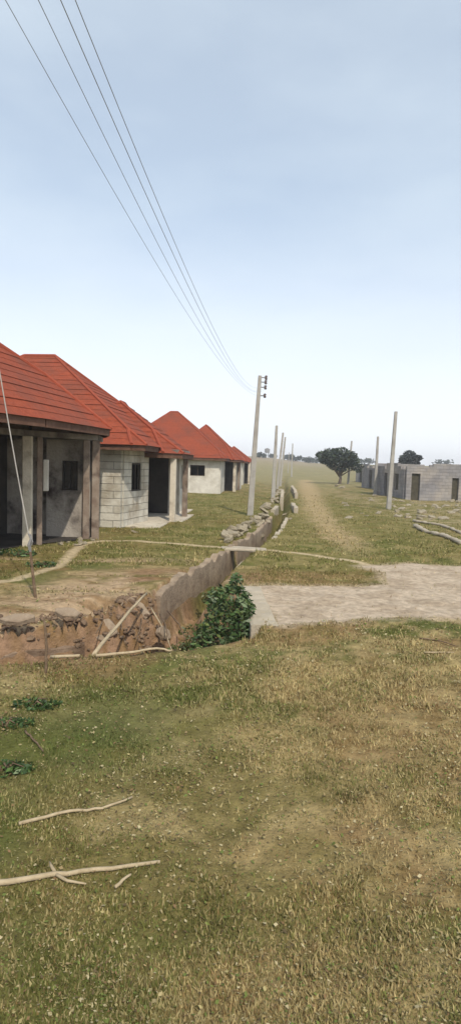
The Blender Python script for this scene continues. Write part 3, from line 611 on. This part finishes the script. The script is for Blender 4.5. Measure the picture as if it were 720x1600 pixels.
for i, (x, Y, w_, h_) in enumerate(((452,285,7,3.2),(447,300,5,2.6),(463,290,6,2.4),(473,300,8,2.6),(484,280,6,2.2),(492,295,7,2.4),(404,260,6,2.2),(560,300,9,3),(575,310,8,3.4),(425,330,7,2.2),(690,300,10,3.4),(512,320,7,2.6))):
    tree(x, Y, w_, h_, .5, 'small dark bush on the far skyline', 40+i, 160, .7, group='bushes on the far skyline', name='shrub', cat='shrub')
# water tower far off on the rise
b = at(417, 712, 290); b.z = gz(b.x, b.y); o = empty('water_tower', b); tag(o, 'tiny dark water tower on the far left rise, between the first two poles', 'water tower')
for a, c in ((-1,-1),(1,-1),(1,1),(-1,1)):
    mb = MB(); mb.tube([(a*.7,c*.7,-.3),(a*.55,c*.55,2.6)], [.16,.16], 6); mb.build('leg', MT['metal'], o)
mb = MB(); mb.tube([(0,0,2.55),(0,0,2.7),(0,0,4.3),(0,0,4.75)], [1.0,1.25,1.25,.3], 12); mb.build('tank', MT['metal'], o)

# ------------------------------------------------------------------ plants and bush
def plant(p, blobs, n, leaf, label, seed, cols, cat='bush', name='bush', stems=7, group=None, hue=.35):
    rr = random.Random(seed); o = empty(name, p); tag(o, label, cat, group); mb = MB()
    for i in range(stems):
        q = rr.choice(blobs); e = Vector((q[0]+rr.uniform(-1,1)*q[3]*.7, q[1]+rr.uniform(-1,1)*q[4]*.7, q[2]+q[5]*rr.uniform(.2,.95)))
        mb.tube([(rr.uniform(-.04,.04), rr.uniform(-.04,.04), -.05), e*.5+Vector((0,0,.04)), e], [.012,.008,.003], 5)
    mb.build('stem', MT['twig'], o, True); V, C, Qd = leaf_cloud(blobs, n, leaf, seed, cols, hue=hue); c = qmesh('foliage', V, C, Qd, MT['leaf'], False); c.parent = o; return o
bc = Vector((.0, 8.15, -.82))
plant(bc, [(0,0,.62,.38,.34,.46),(.03,.05,1.02,.30,.27,.26),(-.2,-.05,.45,.26,.25,.34),(.2,-.1,.5,.22,.25,.36),(.12,.1,1.27,.10,.10,.16),(-.16,.05,1.12,.13,.13,.14),(.22,.0,.95,.14,.14,.2)], 2900, .042,
      'broad leaved dark green bush growing in the drain beside the road slab', 9, ((.055,.10,.03),(.09,.15,.05),(.035,.07,.022),(.15,.20,.10),(.11,.14,.04)), stems=9)
YG = ((.10,.12,.035),(.14,.14,.05),(.075,.10,.03))
for i, (x, y, z, s, lb) in enumerate(((308,985,-.62,.30,'yellowish weeds between the bush and the drain lining'),(285,1005,-.55,.2,'low yellow weed clump at the drain edge left of the bush'),(330,940,-.55,.22,'weed clump behind the left side of the bush'))):
    p = gp(x, y, z); p.z = max(gz(p.x, p.y), z-.2); plant(p, [(0,0,s*.5,s,s*.8,s*.55),(s*.4,0,s*.7,s*.5,s*.4,s*.4)], 260, .035, lb, 60+i, YG, 'weeds', 'weed_clump', 6)
DG = ((.05,.095,.03),(.085,.14,.04),(.035,.07,.02))
for i, (x, y, s, n, lb) in enumerate(((50,1105,.17,300,'dark green weed tuft near the left edge of the grass'),(8,1135,.16,260,'dark green weed tuft cut by the left edge of the photo'),(5,1205,.15,200,'dark weed tuft low on the left edge'),(20,868,.35,260,'green weeds before the dark opening of the burnt house'),(60,885,.25,160,'low weeds right of those before the burnt house'))):
    p = gpt(x, y); plant(p, [(0,0,s*.12,s,s*.6,s*.28),(s*.7,s*.2,s*.1,s*.7,s*.5,s*.2)], n, .022*(1 if y > 1000 else 2), lb, 80+i, DG, 'weeds', 'weed_clump', 4)

# ------------------------------------------------------------------ sticks
def stick(pts, r0, r1, label, mat='stick', branches=(), name='stick', seed=0):
    rr = random.Random(seed); P = [Vector(p) for p in pts]; Q_ = []
    for a, b in zip(P[:-1], P[1:]): Q_ += [a.lerp(b, i/4)+Vector((rr.uniform(-1,1),rr.uniform(-1,1),rr.uniform(-.4,.6)))*r0*.5*(i > 0) for i in range(4)]
    Q_.append(P[-1]); o0 = P[0].copy(); mb = MB(); n = len(Q_); mb.tube([q-o0 for q in Q_], [r0+(r1-r0)*i/(n-1) for i in range(n)], 7)
    for br in branches: mb.tube([Vector(q)-o0 for q in br], [r0*.6]+[r0*.5]*(len(br)-2)+[r0*.25], 6)
    o = mb.build(name, MT[mat], None, True); o.location = o0; tag(o, label, 'stick'); return o
def G(x, y, dz=.02): p = gpt(x, y); p.z += dz; return p
stick([G(30,1292), G(110,1272), G(160,1268), G(207,1250)], .011, .006, 'slender bent pale stick lying on the lower left grass', seed=1)
stick([G(-40,1392), G(60,1376), G(150,1364), G(250,1352)], .016, .009, 'thickest pale stick running in from the bottom left corner of the photo', branches=[[G(85,1370), G(105,1382), G(135,1387)],[G(88,1372), G(80,1358), G(78,1352)]], seed=2)
stick([G(180,1392), G(205,1372)], .009, .006, 'short pale stick end at the bottom near the thick stick', seed=3)
stick([G(40,1146), G(55,1162), G(68,1178)], .008, .005, 'short dark twig on the grass below the left weed tuft', 'twig', seed=4)
stick([G(655,1000), G(685,1003), G(712,1012)], .010, .006, 'thin twig lying on straw just below the road', 'twig', seed=5)
stick([G(662,1022), G(708,1022)], .009, .006, 'short pale stick lying right of centre below the road edge', seed=6)
a = gp(146, 1024, .0); b = at(229, 927, 9.0)
stick([a, a.lerp(b, .5)+Vector((0,0,.02)), b], .024, .016, 'long straight pale pole leaning across the drain against the eroded bank', seed=7, name='leaning_stick')
stick([G(150,1030,.04), G(200,1027,.05), G(245,1020,.05), G(268,1021,.03)], .017, .011, 'pale branch lying along the near edge of the drain', seed=8)
stick([G(80,1032,.04), G(125,1030,.04)], .02, .016, 'short pale branch piece lying left of the leaning pole', seed=9)
c0 = gp(72, 1052); stick([c0+Vector((0,0,-.1)), c0+Vector((.0,.02,.25)), c0+Vector((-.03,.04,.52))], .016, .011, 'thin upright stake at the near edge of the drain on the left', 'twig', seed=10, name='stake')
rr = random.Random(5)
for i, (x0, y0, x1, y1, yy) in enumerate(((236,950,270,1018,9.2),(250,960,262,1005,9.0),(222,960,214,1000,9.1),(200,945,190,985,9.0),(262,955,290,1000,9.6),(160,950,150,990,8.5))):
    p = at(x0, y0, yy+.3); q = at(x1, y1, yy-.8); stick([p, p.lerp(q, .5)+Vector((rr.uniform(-.05,.05),0,rr.uniform(-.05,.05))), q], .014, .006, ['pale root hanging longest right of the leaning pole','dark root next right of the leaning pole','short root crossing the leaning pole','root left of the leaning pole high on the bank','root at the end of the tall drain lining','leftmost root above the low lining panel'][i], 'stick' if i in (0,) else 'twig', seed=30+i, name='root')

# ------------------------------------------------------------------ stuff: grass, litter, soil clods
def scatter(n, y0, y1, widen, seed):
    r = np.random.default_rng(seed); Y = y0*(y1/y0)**r.random(n) if y1/y0 > 2.5 else r.uniform(y0, y1, n)
    X = (r.random(n)-.5)*2*(Y*.42*widen+.5); return X, Y, r
def grass_layer(n, y0, y1, h, wd, seed, keep=1.0):
    X, Y, r = scatter(n, y0, y1, 1.55, seed); ins = inpoly(X, Y, DRAIN)
    road = inpoly(X, Y, RD); dp = pdist(X, Y, PATH); dl = pdist(X, Y, WL)
    house = inpoly(X, Y, [(-20,9.3),(-6.6,9.3),(-4.9,14.3),(-3.6,16.0),(-3.9,19),(-3,19),(-2.6,21.5),(-1.6,22),(-1,29),(-20,29)]) | inpoly(X, Y, [(-9,42.6),(-.6,42.8),(1,50),(1,55),(-9,55)])
    pr = np.ones(n)*(.10+.90*sstep(.38, .58, fbm(X, Y, 1.7, 101))); pr[road] = .012; pr[(dp < .16)] *= .08; pr[ins] *= .12; pr[house] = 0
    yard = (X < .2)*(dl < 2.4)*(Y > 6.6)*(Y < 12.2); pr = np.where(yard & ~ins, pr*.3*sstep(.45,.62,fbm(X*.5, Y*2, 1.6, 97)), pr)
    k = r.random(n) < pr; X, Y = X[k], Y[k]; n = len(X); Z = gheight(X, Y)
    hh = h*r.uniform(.35, 1.3, n)*(.35+1.2*fbm(X, Y, 7.1, 111)); ang = r.uniform(0, 6.283, n); til = r.uniform(.15, 1.45, n)
    dx, dy, dz = np.cos(ang)*np.sin(til), np.sin(ang)*np.sin(til), np.cos(til); sx, sy = -np.sin(ang+r.normal(0,.5,n)), np.cos(ang+r.normal(0,.5,n))
    W = wd*r.uniform(.6, 1.5, n)
    A = np.stack([X-sx*W, Y-sy*W, Z-.006], 1); B = np.stack([X+sx*W, Y+sy*W, Z-.006], 1); Cc = np.stack([X+dx*hh, Y+dy*hh, Z+dz*hh], 1)
    V = np.stack([A, B, Cc], 1).reshape(-1, 3)
    base = gcolor(X, Y); tint = r.random(n); g = np.array([.11,.13,.035]); s_ = np.array([.42,.35,.18]); br = np.array([.20,.13,.06])
    dryp = .42+.38*sstep(-1.2, 1.2, X-.05*Y)*sstep(9, 7, Y)-.12*sstep(10, 14, Y)+(fbm(X, Y, 2.2, 121)-.5)*1.7
    c = np.where((tint < dryp*.75)[:, None], s_, np.where((tint < dryp)[:, None], br, g))*r.uniform(.65, 1.25, (n,1)); wq = np.exp(-((X+1.0)/.75)**2-((Y-4.6)/.9)**2)*.8; c = c*(1-wq[:,None])+np.array([.075,.125,.035])*wq[:,None]; c = c*.68+base*.55
    return V, np.repeat(c, 3, 0), np.arange(3*n).reshape(-1, 3)
parts = [grass_layer(235000, 1.5, 5.5, .032, .0055, 1), grass_layer(215000, 5.0, 12.5, .046, .0085, 2), grass_layer(120000, 12, 45, .075, .016, 3)]
Vs, Cs, Qs, b0 = [], [], [], 0
for V, C, Qd in parts: Vs.append(V); Cs.append(C); Qs.append(Qd+b0); b0 += len(V)
tag(qmesh('grass', np.concatenate(Vs), np.concatenate(Cs), np.concatenate(Qs), MT['grass'], False), 'short patchy grass, green and straw coloured, over the near ground and meadow', 'grass', kind='stuff')
# dead leaves and straw flecks
X, Y, r = scatter(70000, 1.5, 10, 1.2, 55); k = ~inpoly(X, Y, DRAIN) & ~inpoly(X, Y, RD) & (r.random(len(X)) < .4+.6*sstep(.45, .62, fbm(X, Y, 1.5, 131))); X, Y = X[k], Y[k]; n = len(X); Z = gheight(X, Y)+r.uniform(.004, .028, n)
a_ = r.uniform(0, 6.28, n); s_ = (.003+.010*r.random(n)**2.2)*(.6+Y*.16); u = np.stack([np.cos(a_), np.sin(a_), r.uniform(-.5,.5,n)], 1)*s_[:, None]; v = np.stack([-np.sin(a_), np.cos(a_), r.uniform(-.6,.6,n)], 1)*(s_*r.uniform(.35,.8,n))[:, None]
P = np.stack([X, Y, Z], 1); V = np.stack([P-u, P-v*.8, P+u*.9, P+v], 1).reshape(-1, 3); lc = np.array([(.33,.27,.14),(.27,.20,.10),(.14,.17,.045),(.40,.34,.20),(.19,.12,.06),(.12,.15,.04),(.31,.26,.12),(.10,.075,.04)]); C = np.repeat(lc[r.integers(0,8,n)]*r.uniform(.8,1.1,(n,1)), 4, 0)
tag(qmesh('leaf_litter', V, C, np.arange(4*n).reshape(-1,4), MT['litter'], False), 'pale dead leaves and straw flecks scattered over the foreground grass', 'leaf litter', kind='stuff')
# soil clods on the crumbling bank
rb = MB(); rr = random.Random(12)
ico = bmesh.new(); bmesh.ops.create_icosphere(ico, subdivisions=1, radius=1); iv = [v.co.copy() for v in ico.verts]; ifc = [tuple(v.index for v in f.verts) for f in ico.faces]; ico.free()
for i in range(700):
    if i < 400: t_ = rr.random(); p = Vector((-5.2,6.5)).lerp(Vector((-1.9,8.25)), t_)+Vector((rr.gauss(0,.12), rr.gauss(0,.16)))
    else: t_ = rr.random(); p = Vector((-1.95,8.2)).lerp(Vector((-1.2,9.9)), t_)+Vector((rr.uniform(-.35,.5), rr.uniform(-.3,.1)))
    s = rr.uniform(.012,.05)*(1.7 if rr.random() < .12 else 1); z = gz(p.x, p.y); R_ = Matrix.Rotation(rr.uniform(0,6), 3, 'Z')
    rb.add([R_@Vector((c.x*s*rr.uniform(.5,1.6), c.y*s*rr.uniform(.5,1.3), c.z*s*.7*rr.uniform(.4,1.4)))+Vector((p.x,p.y,z+s*.2)) for c in iv], ifc)
tag(rb.build('loose_soil', MT['soil']), 'crumbled red brown soil clods on the eroded drain bank', 'loose soil', kind='stuff')

# ------------------------------------------------------------------ haze
mb = MB(); mb.box(-420, 420, -40, 520, -4, 14); hz = mb.build('haze', None); hz.data.materials.clear()
hm = bpy.data.materials.new('thin haze'); hm.use_nodes = True; n = hm.node_tree.nodes; n.remove(n['Principled BSDF']); pv = n.new('ShaderNodeVolumePrincipled')
pv.inputs['Color'].default_value = (.92,.93,.96,1); pv.inputs['Density'].default_value = .0011; pv.inputs['Anisotropy'].default_value = .1
hm.node_tree.links.new(pv.outputs[0], n['Material Output'].inputs['Volume']); hz.data.materials.append(hm); tag(hz, 'thin pale haze over the whole place', 'haze', kind='stuff')
